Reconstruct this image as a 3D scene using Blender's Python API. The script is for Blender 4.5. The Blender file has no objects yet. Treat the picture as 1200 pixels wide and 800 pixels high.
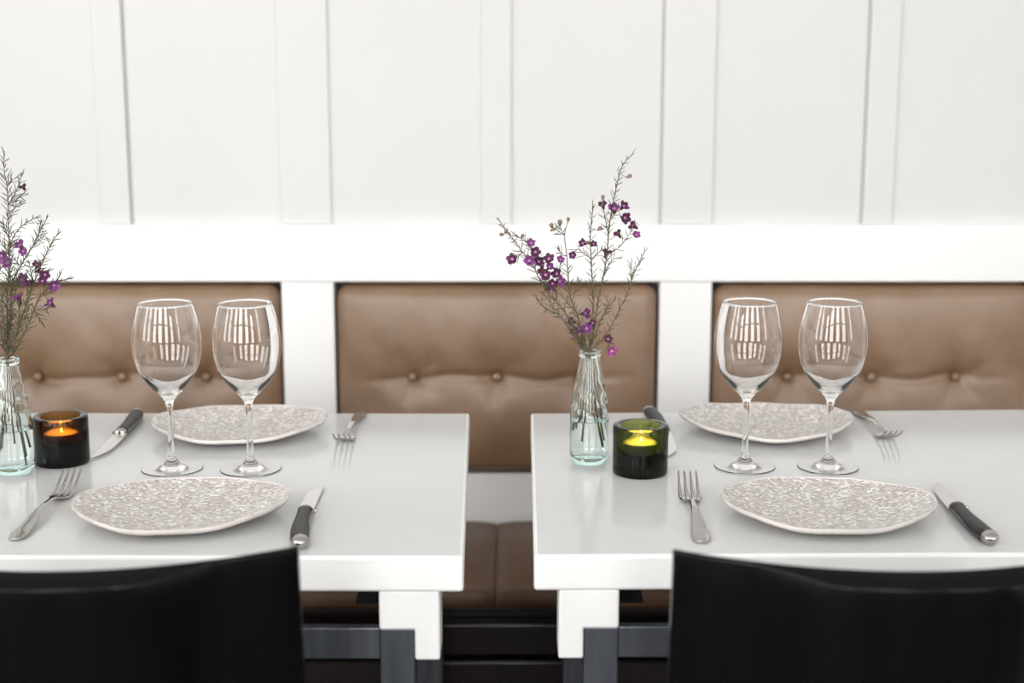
import bpy, bmesh, math, random
from mathutils import Vector, Matrix

random.seed(11)
S = bpy.context.scene
COL = S.collection
PI = math.pi

# ------------------------------------------------------------------ camera, sky, lights, exposure
F_PX = 1700.0
TH = math.atan(0.191)
CAM = Vector((0.0, 0.0, 1.226))
TOP = 0.74                                  # table top height
cam_data = bpy.data.cameras.new('camera')
cam = bpy.data.objects.new('camera', cam_data)
COL.objects.link(cam)
cam.location = CAM
cam.rotation_euler = (PI / 2 - TH, 0, 0)
cam_data.sensor_width = 36.0
cam_data.lens = F_PX / 1200.0 * 36.0
cam_data.clip_start = 0.05
cam_data.dof.use_dof = True
cam_data.dof.focus_distance = 1.70
cam_data.dof.aperture_fstop = 3.3
S.camera = cam

S.view_settings.view_transform = 'Standard'
S.view_settings.look = 'None'
S.view_settings.gamma = 1.0
S.view_settings.use_curve_mapping = False
S.view_settings.exposure = -0.08
S.cycles.max_bounces = 20
S.cycles.transmission_bounces = 20
S.cycles.glossy_bounces = 8
S.cycles.diffuse_bounces = 6
S.cycles.transparent_max_bounces = 16
S.cycles.sample_clamp_indirect = 10.0
S.cycles.blur_glossy = 0.3

world = bpy.data.worlds.new('overcast_sky')
S.world = world
world.use_nodes = True
bgn = world.node_tree.nodes['Background']
bgn.inputs[0].default_value = (0.93, 0.96, 1.0, 1)
bgn.inputs[1].default_value = 0.6

# room extents
XL, XR, YR, YB, ZC = -3.2, 3.2, -1.9, 2.43, 3.0
# window openings: (wall, from, to) along x for the wall behind the camera, along y for the side walls
WIN = [('front', -2.75, -1.85), ('front', -1.35, -0.45), ('front', 0.15, 0.90), ('front', 1.55, 2.45),
       ('left', -1.35, -0.45), ('left', 0.15, 0.75), ('right', -1.05, -0.35)]
WZ0, WZ1 = 0.80, 2.80
WPOW = (46, 46, 38, 38, 34, 20, 20)
for i, (side, a, b) in enumerate(WIN):
    L = bpy.data.lights.new('daylight', 'AREA')
    L.shape = 'RECTANGLE'
    L.size = b - a - 0.06
    L.size_y = WZ1 - WZ0 - 0.06
    L.energy = WPOW[i]
    L.color = (1.0, 0.99, 0.975)
    o = bpy.data.objects.new('daylight', L)
    COL.objects.link(o)
    zc = (WZ0 + WZ1) / 2
    if side == 'front':
        o.location, d = ((a + b) / 2, YR - 0.12, zc), (0, -1, 0)
    elif side == 'left':
        o.location, d = (XL - 0.12, (a + b) / 2, zc), (-1, 0, 0)
    else:
        o.location, d = (XR + 0.12, (a + b) / 2, zc), (1, 0, 0)
    o.rotation_euler = Vector(d).to_track_quat('Z', 'Y').to_euler()      # shines into the room

def ray(px, py):
    u = (px - 600.0) / F_PX
    v = (400.0 - py) / F_PX
    c, s = math.cos(TH), math.sin(TH)
    return Vector((u, c + v * s, -s + v * c))

def at_z(px, py, z=TOP):
    d = ray(px, py)
    return CAM + d * ((z - CAM.z) / d.z)

def at_y(px, py, y):
    d = ray(px, py)
    return CAM + d * ((y - CAM.y) / d.y)

# ------------------------------------------------------------------ materials
def mat(name, base=(0.8, 0.8, 0.8), rough=0.5, metal=0.0, coat=0.0, spec=0.5):
    m = bpy.data.materials.new(name)
    m.use_nodes = True
    b = m.node_tree.nodes['Principled BSDF']
    b.inputs['Base Color'].default_value = (*base, 1)
    b.inputs['Roughness'].default_value = rough
    b.inputs['Metallic'].default_value = metal
    b.inputs['Coat Weight'].default_value = coat
    b.inputs['Coat Roughness'].default_value = 0.08
    b.inputs['Specular IOR Level'].default_value = spec
    return m, m.node_tree, b

def noise(nt, scale, detail=4.0, rough=0.55, coord='Object', stretch=None):
    tc = nt.nodes.new('ShaderNodeTexCoord')
    n = nt.nodes.new('ShaderNodeTexNoise')
    n.inputs['Scale'].default_value = scale
    n.inputs['Detail'].default_value = detail
    n.inputs['Roughness'].default_value = rough
    if stretch:
        mp = nt.nodes.new('ShaderNodeMapping')
        mp.inputs['Scale'].default_value = stretch
        nt.links.new(tc.outputs[coord], mp.inputs['Vector'])
        nt.links.new(mp.outputs[0], n.inputs['Vector'])
    else:
        nt.links.new(tc.outputs[coord], n.inputs['Vector'])
    return n

def ramp(nt, src, stops):
    r = nt.nodes.new('ShaderNodeValToRGB')
    el = r.color_ramp.elements
    while len(el) < len(stops):
        el.new(0.5)
    for e, (p, c) in zip(el, stops):
        e.position = p
        e.color = (*c, 1)
    nt.links.new(src, r.inputs[0])
    return r

def bump(nt, b, src, strength, dist=0.001):
    n = nt.nodes.new('ShaderNodeBump')
    n.inputs['Strength'].default_value = strength
    n.inputs['Distance'].default_value = dist
    nt.links.new(src, n.inputs['Height'])
    nt.links.new(n.outputs[0], b.inputs['Normal'])

M = {}
m, nt, b = mat('white_wall_paint', (0.87, 0.865, 0.85), 0.5)
n = noise(nt, 2.2, 3)
r = ramp(nt, n.outputs[0], [(0.3, (0.635, 0.633, 0.627)), (0.7, (0.66, 0.658, 0.652))])
nt.links.new(r.outputs[0], b.inputs['Base Color'])
n2 = noise(nt, 90, 3)
bump(nt, b, n2.outputs[0], 0.08)
M['wall'] = m
m, nt, b = mat('warm_grey_wall_paint', (0.24, 0.22, 0.20), 0.7)
n = noise(nt, 3, 3)
r = ramp(nt, n.outputs[0], [(0.3, (0.22, 0.20, 0.185)), (0.7, (0.26, 0.24, 0.22))])
nt.links.new(r.outputs[0], b.inputs['Base Color'])
M['grey_wall'] = m
m, nt, b = mat('white_wood_lacquer', (0.865, 0.865, 0.86), 0.4)
n2 = noise(nt, 60, 3, stretch=(1, 1, 0.1))
bump(nt, b, n2.outputs[0], 0.05)
M['trim'] = m
M['ceiling'] = mat('white_ceiling_paint', (0.86, 0.86, 0.85), 0.7)[0]
m, nt, b = mat('pale_grey_table_lacquer', (0.71, 0.715, 0.71), 0.12, spec=0.22)
n = noise(nt, 5, 3)
r = ramp(nt, n.outputs[0], [(0.3, (0.635, 0.64, 0.64)), (0.7, (0.665, 0.67, 0.67))])
nt.links.new(r.outputs[0], b.inputs['Base Color'])
M['table'] = m
m, nt, b = mat('white_block_paint', (0.90, 0.90, 0.895), 0.35)
n2 = noise(nt, 40, 2)
bump(nt, b, n2.outputs[0], 0.05)
M['block'] = m
m, nt, b = mat('brushed_grey_steel', (0.10, 0.105, 0.115), 0.38, 0.75)
n = noise(nt, 60, 3, stretch=(1, 1, 0.1))
r = ramp(nt, n.outputs[0], [(0.3, (0.095, 0.105, 0.125)), (0.7, (0.165, 0.18, 0.205))])
nt.links.new(r.outputs[0], b.inputs['Base Color'])
M['steel'] = m
m, nt, b = mat('black_bracket_paint', (0.008, 0.008, 0.009), 0.4)
n = noise(nt, 80, 2)
bump(nt, b, n.outputs[0], 0.1)
M['black_metal'] = m
m, nt, b = mat('black_chair_lacquer', (0.004, 0.0038, 0.0045), 0.28, spec=0.30)
n = noise(nt, 25, 4, stretch=(1, 1, 0.12))
r = ramp(nt, n.outputs[0], [(0.3, (0.0014, 0.0013, 0.0017)), (0.75, (0.0035, 0.0032, 0.004))])
nt.links.new(r.outputs[0], b.inputs['Base Color'])
r2 = ramp(nt, n.outputs[0], [(0.3, (0.20,) * 3), (0.75, (0.28,) * 3)])
nt.links.new(r2.outputs[0], b.inputs['Roughness'])
M['chair'] = m
m, nt, b = mat('matte_black_chair_edge', (0.006, 0.0055, 0.006), 0.8, spec=0.05)
n = noise(nt, 60, 3)
bump(nt, b, n.outputs[0], 0.2)
M['chair_edge'] = m
m, nt, b = mat('dark_brown_bench_wood', (0.016, 0.010, 0.009), 0.22, spec=0.5)
n = noise(nt, 14, 5, stretch=(0.15, 1, 2.5))
r = ramp(nt, n.outputs[0], [(0.3, (0.006, 0.0035, 0.0034)), (0.75, (0.014, 0.008, 0.0075))])
nt.links.new(r.outputs[0], b.inputs['Base Color'])
M['bench'] = m
m, nt, b = mat('dark_floor_boards', (0.03, 0.02, 0.016), 0.5, spec=0.3)
n = noise(nt, 6, 5, stretch=(0.3, 3, 1))
r = ramp(nt, n.outputs[0], [(0.3, (0.018, 0.013, 0.010)), (0.75, (0.04, 0.028, 0.021))])
nt.links.new(r.outputs[0], b.inputs['Base Color'])
M['floor'] = m
def leather(name, c0, c1, c2, spec):
    m, nt, b = mat(name, c1, 0.44, spec=spec)
    n = noise(nt, 7, 6, 0.65)
    r = ramp(nt, n.outputs[0], [(0.25, c0), (0.5, c1), (0.78, c2)])
    nt.links.new(r.outputs[0], b.inputs['Base Color'])
    v = nt.nodes.new('ShaderNodeTexVoronoi')
    v.inputs['Scale'].default_value = 330
    tc = nt.nodes.new('ShaderNodeTexCoord')
    nt.links.new(tc.outputs['Object'], v.inputs['Vector'])
    bump(nt, b, v.outputs[0], 0.15, 0.001)
    return m
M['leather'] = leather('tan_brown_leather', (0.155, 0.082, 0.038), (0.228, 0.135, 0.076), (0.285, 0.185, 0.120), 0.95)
M['seat_leather'] = leather('shaded_brown_leather', (0.085, 0.043, 0.021), (0.125, 0.068, 0.037), (0.165, 0.098, 0.058), 0.4)  # same leather darkened: the weaker light on the seat is put into its colour

def glass_mat(name, color=(1, 1, 1), ior=1.5, rough=0.0, absorb=None, density=0.0):
    m = bpy.data.materials.new(name)
    m.use_nodes = True
    nt = m.node_tree
    nt.nodes.remove(nt.nodes['Principled BSDF'])
    out = nt.nodes['Material Output']
    g = nt.nodes.new('ShaderNodeBsdfGlass')
    g.inputs['Color'].default_value = (*color, 1)
    g.inputs['IOR'].default_value = ior
    g.inputs['Roughness'].default_value = rough
    nt.links.new(g.outputs[0], out.inputs['Surface'])
    if absorb:
        a = nt.nodes.new('ShaderNodeVolumeAbsorption')
        a.inputs['Color'].default_value = (*absorb, 1)
        a.inputs['Density'].default_value = density
        nt.links.new(a.outputs[0], out.inputs['Volume'])
    return m
M['glass'] = glass_mat('clear_drinking_glass', (1.0, 0.998, 0.995), 1.5)
M['bottle'] = glass_mat('sea_green_bottle_glass', (0.985, 1, 0.995), 1.5, absorb=(0.30, 0.80, 0.75), density=13)
M['water'] = glass_mat('water', (1, 1, 1), 1.33, absorb=(0.5, 0.9, 0.85), density=0.6)
M['green_glass'] = glass_mat('dark_green_glass', (1, 1, 1), 1.3, absorb=(0.545, 0.60, 0.14), density=235)
M['dark_glass'] = glass_mat('smoky_dark_glass', (1, 1, 1), 1.3, absorb=(0.70, 0.53, 0.22), density=420)

m, nt, b = mat('polished_cutlery_steel', (0.46, 0.44, 0.415), 0.12, 1.0)
n = noise(nt, 45, 3)
r = ramp(nt, n.outputs[0], [(0.3, (0.07,) * 3), (0.7, (0.16,) * 3)])
nt.links.new(r.outputs[0], b.inputs['Roughness'])
M['cutlery'] = m
m, nt, b = mat('satin_blade_steel', (0.72, 0.71, 0.69), 0.28, 1.0)
n = noise(nt, 120, 3, stretch=(0.05, 1, 1))
bump(nt, b, n.outputs[0], 0.1, 0.0003)
M['blade'] = m
m, nt, b = mat('black_knife_handle', (0.02, 0.02, 0.021), 0.4, spec=0.3)
n = noise(nt, 160, 4)
r = ramp(nt, n.outputs[0], [(0.3, (0.008, 0.008, 0.009)), (0.75, (0.022, 0.021, 0.021))])
nt.links.new(r.outputs[0], b.inputs['Base Color'])
M['handle'] = m

# pebbled, pearl-coloured plate
m, nt, b = mat('pebbled_pearl_glaze', (0.6, 0.56, 0.53), 0.16, 0.2, spec=0.8)
tc = nt.nodes.new('ShaderNodeTexCoord')
v = nt.nodes.new('ShaderNodeTexVoronoi')
v.inputs['Scale'].default_value = 290
v.inputs['Randomness'].default_value = 0.9
nt.links.new(tc.outputs['Object'], v.inputs['Vector'])
r = ramp(nt, v.outputs['Color'], [(0.15, (0.58, 0.53, 0.505)), (0.5, (0.72, 0.675, 0.65)), (0.70, (0.80, 0.765, 0.745)), (0.76, (1.0, 0.99, 0.98))])  # whitest cells paint the sparkle of the pebbles into the colour
big = noise(nt, 18, 3)
mx = nt.nodes.new('ShaderNodeMixRGB')
mx.blend_type = 'MULTIPLY'
mx.inputs[0].default_value = 0.5
rb = ramp(nt, big.outputs[0], [(0.3, (0.86, 0.83, 0.81)), (0.65, (1, 1, 1))])
nt.links.new(r.outputs[0], mx.inputs[1])
nt.links.new(rb.outputs[0], mx.inputs[2])
nt.links.new(mx.outputs[0], b.inputs['Base Color'])
inv = nt.nodes.new('ShaderNodeMath')
inv.operation = 'MULTIPLY'
inv.inputs[1].default_value = -1.0
nt.links.new(v.outputs['Distance'], inv.inputs[0])
bump(nt, b, inv.outputs[0], 1.0, 0.0026)
M['plate'] = m
m, nt, b = mat('pearl_rim_glaze', (0.76, 0.715, 0.685), 0.22, 0.15)
n = noise(nt, 150, 3)
bump(nt, b, n.outputs[0], 0.4, 0.001)
M['plate_rim'] = m
b.inputs['Base Color'].default_value = (0.71, 0.66, 0.63, 1)

m, nt, b = mat('candle_wax', (0.92, 0.80, 0.50), 0.45)
b.inputs['Subsurface Weight'].default_value = 0.5
b.inputs['Subsurface Radius'].default_value = (0.006, 0.003, 0.001)
M['wax'] = m
m, nt, b = mat('aluminium_candle_cup', (0.75, 0.75, 0.74), 0.3, 1.0)
M['cup'] = m
m, nt, b = mat('charred_wick', (0.01, 0.008, 0.006), 0.9)
M['wick'] = m
m = bpy.data.materials.new('candle_flame')
m.use_nodes = True
nt = m.node_tree
nt.nodes.remove(nt.nodes['Principled BSDF'])
e = nt.nodes.new('ShaderNodeEmission')
e.inputs[0].default_value = (1.0, 0.64, 0.22, 1)
e.inputs[1].default_value = 8000
nt.links.new(e.outputs[0], nt.nodes['Material Output'].inputs['Surface'])
M['flame'] = m

def plant(name, c0, c1, rough=0.55):
    m, nt, b = mat(name, c0, rough)
    n = noise(nt, 90, 3)
    r = ramp(nt, n.outputs[0], [(0.3, c0), (0.7, c1)])
    nt.links.new(r.outputs[0], b.inputs['Base Color'])
    return m
M['stem'] = plant('brown_green_stem', (0.085, 0.075, 0.035), (0.15, 0.10, 0.075))
M['needle'] = plant('olive_needle_leaf', (0.040, 0.052, 0.018), (0.09, 0.105, 0.040))
M['petal'] = plant('purple_petal', (0.13, 0.016, 0.13), (0.28, 0.065, 0.29))
M['petal_dark'] = plant('maroon_petal', (0.045, 0.008, 0.030), (0.13, 0.016, 0.10))
M['cup_leaf'] = plant('maroon_flower_cup', (0.035, 0.012, 0.015), (0.10, 0.035, 0.03))
M['bud'] = plant('tan_green_bud', (0.20, 0.15, 0.08), (0.30, 0.16, 0.13))
M['eye'] = plant('flower_eye', (0.38, 0.14, 0.33), (0.55, 0.28, 0.46))

# ------------------------------------------------------------------ object helpers
def link_mesh(name, bm, material, parent=None, smooth=True, recalc=True):
    if recalc:
        bmesh.ops.recalc_face_normals(bm, faces=bm.faces[:])
    me = bpy.data.meshes.new(name)
    bm.to_mesh(me)
    bm.free()
    me.materials.append(material)
    if smooth:
        me.polygons.foreach_set('use_smooth', [True] * len(me.polygons))
    o = bpy.data.objects.new(name, me)
    COL.objects.link(o)
    if parent is not None:
        o.parent = parent
    return o

def tag(o, label=None, cat=None, group=None, kind=None):
    if label: o['label'] = label
    if cat: o['category'] = cat
    if group: o['group'] = group
    if kind: o['kind'] = kind
    return o

def thing(name, label, cat, loc=(0, 0, 0), rz=0.0, group=None):
    o = bpy.data.objects.new(name, None)
    o.empty_display_size = 0.05
    COL.objects.link(o)
    o.location = loc
    o.rotation_euler = (0, 0, rz)
    return tag(o, label, cat, group)

def dup(root, loc, rz, label):
    def cp(o, parent):
        c = o.copy()
        COL.objects.link(c)
        if parent is not None:
            c.parent = parent
        for ch in [x for x in bpy.data.objects if x.parent == o]:
            cp(ch, c)
        return c
    r = cp(root, None)
    r.location = loc
    r.rotation_euler = (0, 0, rz)
    r['label'] = label
    return r

def add_box(bm, x0, x1, y0, y1, z0, z1, bevel=0.0, seg=2):
    vs = [bm.verts.new(p) for p in ((x0, y0, z0), (x1, y0, z0), (x1, y1, z0), (x0, y1, z0),
                                    (x0, y0, z1), (x1, y0, z1), (x1, y1, z1), (x0, y1, z1))]
    fs = [bm.faces.new([vs[i] for i in f]) for f in
          ((3, 2, 1, 0), (4, 5, 6, 7), (0, 1, 5, 4), (1, 2, 6, 5), (2, 3, 7, 6), (3, 0, 4, 7))]
    if bevel > 0:
        es = list({e for f in fs for e in f.edges})
        bmesh.ops.bevel(bm, geom=es, offset=bevel, segments=seg, profile=0.5, affect='EDGES')
    return bm

def box(name, ext, material, parent=None, bevel=0.0, seg=2):
    bm = bmesh.new()
    add_box(bm, *ext, bevel=bevel, seg=seg)
    return link_mesh(name, bm, material, parent, smooth=False)

def add_prism(bm, pts, z0, z1, bevel=0.0, seg=3):
    """pts counter-clockwise in x,y, extruded from z0 to z1"""
    lo = [bm.verts.new((x, y, z0)) for x, y in pts]
    hi = [bm.verts.new((x, y, z1)) for x, y in pts]
    k = len(pts)
    fs = [bm.faces.new(hi), bm.faces.new(lo[::-1])]
    for i in range(k):
        fs.append(bm.faces.new((lo[i], lo[(i + 1) % k], hi[(i + 1) % k], hi[i])))
    if bevel > 0:
        es = list({e for f in fs for e in f.edges})
        bmesh.ops.bevel(bm, geom=es, offset=bevel, segments=seg, profile=0.5, affect='EDGES')

def add_lathe(bm, prof, seg=48, cx=0, cy=0, cz=0, cap_start=False, cap_end=False):
    """prof: list of (r, z); r<=1e-6 becomes a pole"""
    rings = []
    for r_, z_ in prof:
        if r_ < 1e-6:
            rings.append([bm.verts.new((cx, cy, cz + z_))])
        else:
            rings.append([bm.verts.new((cx + r_ * math.cos(2 * PI * k / seg), cy + r_ * math.sin(2 * PI * k / seg), cz + z_))
                          for k in range(seg)])
    for a, b_ in zip(rings[:-1], rings[1:]):
        for k in range(seg):
            k2 = (k + 1) % seg
            if len(a) == 1 and len(b_) == 1:
                continue
            if len(a) == 1:
                bm.faces.new((a[0], b_[k2], b_[k]))
            elif len(b_) == 1:
                bm.faces.new((a[k], a[k2], b_[0]))
            else:
                bm.faces.new((a[k], a[k2], b_[k2], b_[k]))
    if cap_start and len(rings[0]) > 1: bm.faces.new(rings[0][::-1])
    if cap_end and len(rings[-1]) > 1: bm.faces.new(rings[-1])
    return rings

def catmull(pts, sub=6):
    out = []
    n_ = len(pts)
    for i in range(n_ - 1):
        p0, p1, p2, p3 = pts[max(i - 1, 0)], pts[i], pts[i + 1], pts[min(i + 2, n_ - 1)]
        for k in range(sub):
            t = k / sub
            out.append(tuple(0.5 * ((2 * b1) + (-a + c) * t + (2 * a - 5 * b1 + 4 * c - d) * t * t + (-a + 3 * b1 - 3 * c + d) * t ** 3)
                             for a, b1, c, d in zip(p0, p1, p2, p3)))
    out.append(tuple(pts[-1]))
    return out

def add_loft(bm, stations, nseg=12, power=2.6):
    """stations: (center, side vector, up vector, half width, half thickness); superelliptic sections, closed ends"""
    rings = []
    for c, sd, up, hw, ht in stations:
        ring = []
        for k in range(nseg):
            a = 2 * PI * k / nseg
            ca, sa = math.cos(a), math.sin(a)
            x = math.copysign(abs(ca) ** (2 / power), ca) * hw
            y = math.copysign(abs(sa) ** (2 / power), sa) * ht
            ring.append(bm.verts.new(c + sd * x + up * y))
        rings.append(ring)
    for a, b_ in zip(rings[:-1], rings[1:]):
        for k in range(nseg):
            k2 = (k + 1) % nseg
            bm.faces.new((a[k], a[k2], b_[k2], b_[k]))
    bm.faces.new(rings[0][::-1])
    bm.faces.new(rings[-1])

def add_tube(bm, pts, r0, r1, nseg=5):
    st = []
    n_ = len(pts)
    for i, p in enumerate(pts):
        d = (pts[min(i + 1, n_ - 1)] - pts[max(i - 1, 0)])
        d = d.normalized() if d.length > 1e-9 else Vector((0, 0, 1))
        ref = Vector((0, 1, 0)) if abs(d.y) < 0.9 else Vector((1, 0, 0))
        sd = d.cross(ref).normalized()
        up = sd.cross(d).normalized()
        r_ = r0 + (r1 - r0) * i / max(n_ - 1, 1)
        st.append((p, sd, up, r_, r_))
    add_loft(bm, st, nseg, 2.0)

# ------------------------------------------------------------------ the room
tag(box('floor', (XL, XR, YR, YB, -0.05, 0.0), M['floor']), kind='structure')
tag(box('ceiling', (XL, XR, YR, YB, ZC, ZC + 0.05), M['ceiling']), kind='structure')

def pierced_wall(name, side, lo, hi, material):
    """a wall solid round its window openings; u runs along the wall"""
    def put(bm, u0, u1, z0, z1):
        if side == 'front': add_box(bm, u0, u1, YR - 0.1, YR, z0, z1)
        elif side == 'left': add_box(bm, XL - 0.1, XL, u0, u1, z0, z1)
        else: add_box(bm, XR, XR + 0.1, u0, u1, z0, z1)
    bm = bmesh.new()
    put(bm, lo, hi, 0, WZ0)
    put(bm, lo, hi, WZ1, ZC)
    us = [lo] + [e_ for w in WIN if w[0] == side for e_ in w[1:]] + [hi]
    for a, b_ in zip(us[0::2], us[1::2]):
        put(bm, a, b_, WZ0, WZ1)
    tag(link_mesh(name, bm, material, smooth=False), kind='structure')
    for n_, w in enumerate(WIN):
        if w[0] != side: continue
        e = bpy.data.objects.new('window_%d' % (n_ + 1), None)
        COL.objects.link(e)
        e['kind'] = 'structure'
        a, b_ = w[1:]
        bm = bmesh.new()
        t_ = 0.03
        def fr(u0, u1, z0, z1):
            if side == 'front': add_box(bm, u0, u1, YR - 0.09, YR - 0.02, z0, z1)
            elif side == 'left': add_box(bm, XL - 0.09, XL - 0.02, u0, u1, z0, z1)
            else: add_box(bm, XR + 0.02, XR + 0.09, u0, u1, z0, z1)
        fr(a, a + t_, WZ0, WZ1)
        fr(b_ - t_, b_, WZ0, WZ1)
        fr(a + t_, b_ - t_, WZ0, WZ0 + t_)
        fr(a + t_, b_ - t_, WZ1 - t_, WZ1)
        link_mesh('window_frame', bm, M['trim'], e, smooth=False)
        bm = bmesh.new()
        fr(a + t_, b_ - t_, 1.98, 2.03)
        link_mesh('transom', bm, M['trim'], e, smooth=False)
pierced_wall('wall_front', 'front', XL, XR, M['grey_wall'])
pierced_wall('wall_left', 'left', YR, YB, M['ceiling'])
pierced_wall('wall_right', 'right', YR, YB, M['ceiling'])

# panelled back wall
PITCH = 0.63
CX0 = -0.0255                                # centre of the middle back cushion
OPEN_HW = 0.2715                             # half width of a cushion opening
FY = 2.388                                   # face of posts and rails
wall = box('wall_back', (XL, XR, YB, YB + 0.1, 0, ZC), M['wall'])
tag(wall, kind='structure')
bat = []
k0, k1 = -5, 5
for k in range(k0, k1):
    c_wide = CX0 + (k + 0.5) * PITCH          # over the posts
    bat.append((c_wide - 0.042, c_wide + 0.042))
    c_n = CX0 + k * PITCH
    bat.append((c_n - 0.0245, c_n + 0.0245))
bat.sort()
RT, RB = 0.966, 0.871                        # rail above the cushions
bat = [(a, b_) for a, b_ in bat if a > XL + 0.02 and b_ < XR - 0.02]
for i, (a, b_) in enumerate(bat):
    box('batten', (a, b_, 2.394, 2.4045, RT, ZC), M['wall'], wall, bevel=0.002)
gaps = {1: 0.0045}
for i in range(len(bat) - 1):
    a, b_ = bat[i][1], bat[i + 1][0]
    mid = (a + b_) / 2
    gl = 0.005 if -0.70 < bat[i][0] < -0.64 else 0.0     # open joint right of one batten
    gr = 0.005 if (0.22 < b_ < 0.27 or 0.55 < b_ < 0.62) else 0.0
    box('panel', (a + gl, b_ - gr, 2.400, 2.4045, RT - 0.01, ZC), M['wall'], wall)
box('panel_backing', (XL, XR, 2.4045, YB, RT - 0.01, ZC), M['wall'], wall)
box('top_rail', (XL, XR, FY - 0.004, YB, RB, RT), M['trim'], wall, bevel=0.003)
box('bottom_rail', (XL, XR, FY, YB, 0.30, 0.540), M['block'], wall, bevel=0.003)  # whiter than the posts: light missing on this strip is put into its paint
for k in range(-5, 5):
    c = CX0 + (k + 0.5) * PITCH
    if c - 0.06 < XL or c + 0.06 > XR: continue
    hw = PITCH / 2 - OPEN_HW
    box('post', (c - hw, c + hw, FY, YB, 0.540, RB), M['trim'], wall, bevel=0.002)
tag(box('baseboard_left', (XL, XL + 0.015, YR, 2.0, 0, 0.1), M['trim']), kind='structure')
tag(box('baseboard_right', (XR - 0.015, XR, YR, 2.0, 0, 0.1), M['trim']), kind='structure')

# ------------------------------------------------------------------ banquette
bench = thing('banquette_bench', 'long built-in brown leather bench with buttoned backs, dark wood base, behind both tables', 'bench', (0, 2.2, 0))
def bpart(o):
    o.parent = bench
    o.matrix_parent_inverse = Matrix.Translation((0, -2.2, 0))
    return o

def hash_noise(x, z, seed):
    return (math.sin(x * 37 + seed * 5.1) * math.sin(z * 29 + seed * 2.3) + 0.5 * math.sin(x * 83 + z * 61 + seed) ) / 1.5

def back_cushion(cx, seed):
    hw, z0, z1 = OPEN_HW - 0.003, 0.543, RB - 0.005
    NX, NZ = 110, 66
    bm = bmesh.new()
    bz = 0.7095
    bxs = [cx - 0.1415, cx, cx + 0.1415]
    grid = []
    rc = 0.026
    for j in range(NZ + 1):
        row = []
        for i in range(NX + 1):
            u = -1 + 2 * i / NX
            v_ = -1 + 2 * j / NZ
            # denser rows near the border
            u = math.copysign(1 - (1 - abs(u)) ** 1.25, u)
            v_ = math.copysign(1 - (1 - abs(v_)) ** 1.25, v_)
            x = u * hw
            z = v_ * (z1 - z0) / 2
            hz = (z1 - z0) / 2
            # rounded corners
            ex, ez = abs(x) - (hw - rc), abs(z) - (hz - rc)
            if ex > 0 and ez > 0:
                mx_ = max(ex, ez)
                l = math.hypot(ex, ez)
                f = mx_ / l
                x = math.copysign(hw - rc + ex * f, x)
                z = math.copysign(hz - rc + ez * f, z)
            d = min(hw - abs(x), hz - abs(z))
            ex, ez = abs(x) - (hw - rc), abs(z) - (hz - rc)
            if ex > 0 and ez > 0:
                d = rc - math.hypot(ex, ez)
            d = max(d, 0)
            e_ = min(d / 0.022, 1)
            h = 0.019 * math.sqrt(max(1 - (1 - e_) ** 2, 0)) + 0.019 * math.sqrt(max(0.0, (1 - (x / hw) ** 4) * (1 - (z / hz) ** 4)))
            X, Z = cx + x, (z0 + z1) / 2 + z
            for bx in bxs:
                dx, dz = X - bx, Z - bz
                rr = math.hypot(dx, dz * 1.0)
                h -= 0.026 * math.exp(-(rr / 0.026) ** 1.0)
                # little folds radiating from the button
                a = math.atan2(dz, dx)
                h -= 0.0022 * max(0, math.cos(5 * a + seed)) * math.exp(-((rr - 0.028) / 0.022) ** 2)
            wob = 0.004 * math.sin((X - cx) * 24 + seed) + 0.002 * math.sin((X - cx) * 61)
            span = max(0.0, 1 - (abs(X - cx) / 0.24) ** 4) * (1 if abs(X - cx) < 0.1415 else 0.45)
            h -= 0.0065 * math.exp(-(((Z - bz) - wob) / 0.0065) ** 2) * span
            h -= 0.003 * math.exp(-(((Z - bz) - wob) / 0.026) ** 2) * span
            h += 0.0011 * hash_noise(X, Z, seed)
            row.append(bm.verts.new((X, FY + 0.016 - h, Z)))
        grid.append(row)
    for j in range(NZ):
        for i in range(NX):
            bm.faces.new((grid[j][i], grid[j][i + 1], grid[j + 1][i + 1], grid[j + 1][i]))
    # sides
    loop = [grid[0][i] for i in range(NX + 1)] + [grid[j][NX] for j in range(1, NZ + 1)] + \
           [grid[NZ][i] for i in range(NX - 1, -1, -1)] + [grid[j][0] for j in range(NZ - 1, 0, -1)]
    back = [bm.verts.new((w_.co.x, YB - 0.012, w_.co.z)) for w_ in loop]
    for i in range(len(loop)):
        k = (i + 1) % len(loop)
        bm.faces.new((loop[i], back[i], back[k], loop[k]))
    bm.faces.new(back)
    c = bpart(link_mesh('back_cushion', bm, M['leather']))
    for bx in bxs:
        bm = bmesh.new()
        add_lathe(bm, [(0, 0.0045), (0.003, 0.0042), (0.006, 0.003), (0.0078, 0.0), (0.0072, -0.003), (0, -0.004)], 20)
        bmesh.ops.rotate(bm, verts=bm.verts[:], matrix=Matrix.Rotation(PI / 2, 3, 'X'))
        bmesh.ops.translate(bm, verts=bm.verts[:], vec=(bx, FY - 0.0035, bz))
        bt = link_mesh('button', bm, M['leather'], c)
        bt.matrix_parent_inverse = Matrix.Translation((0, -2.2, 0))
        bt.matrix_parent_inverse = Matrix.Identity(4)
    return c

for k, sd in ((-2, 4.2), (-1, 1.0), (0, 2.7), (1, 3.9), (2, 0.4)):
    back_cushion(CX0 + k * PITCH, sd)
bpart(box('gap_shade_board', (CX0 - 2.5 * PITCH, CX0 + 2.5 * PITCH, YB - 0.010, YB - 0.002, 0.545, RB - 0.002), M['bench']))  # added dark sheet standing in for the shadow in the gaps round the cushions

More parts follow.
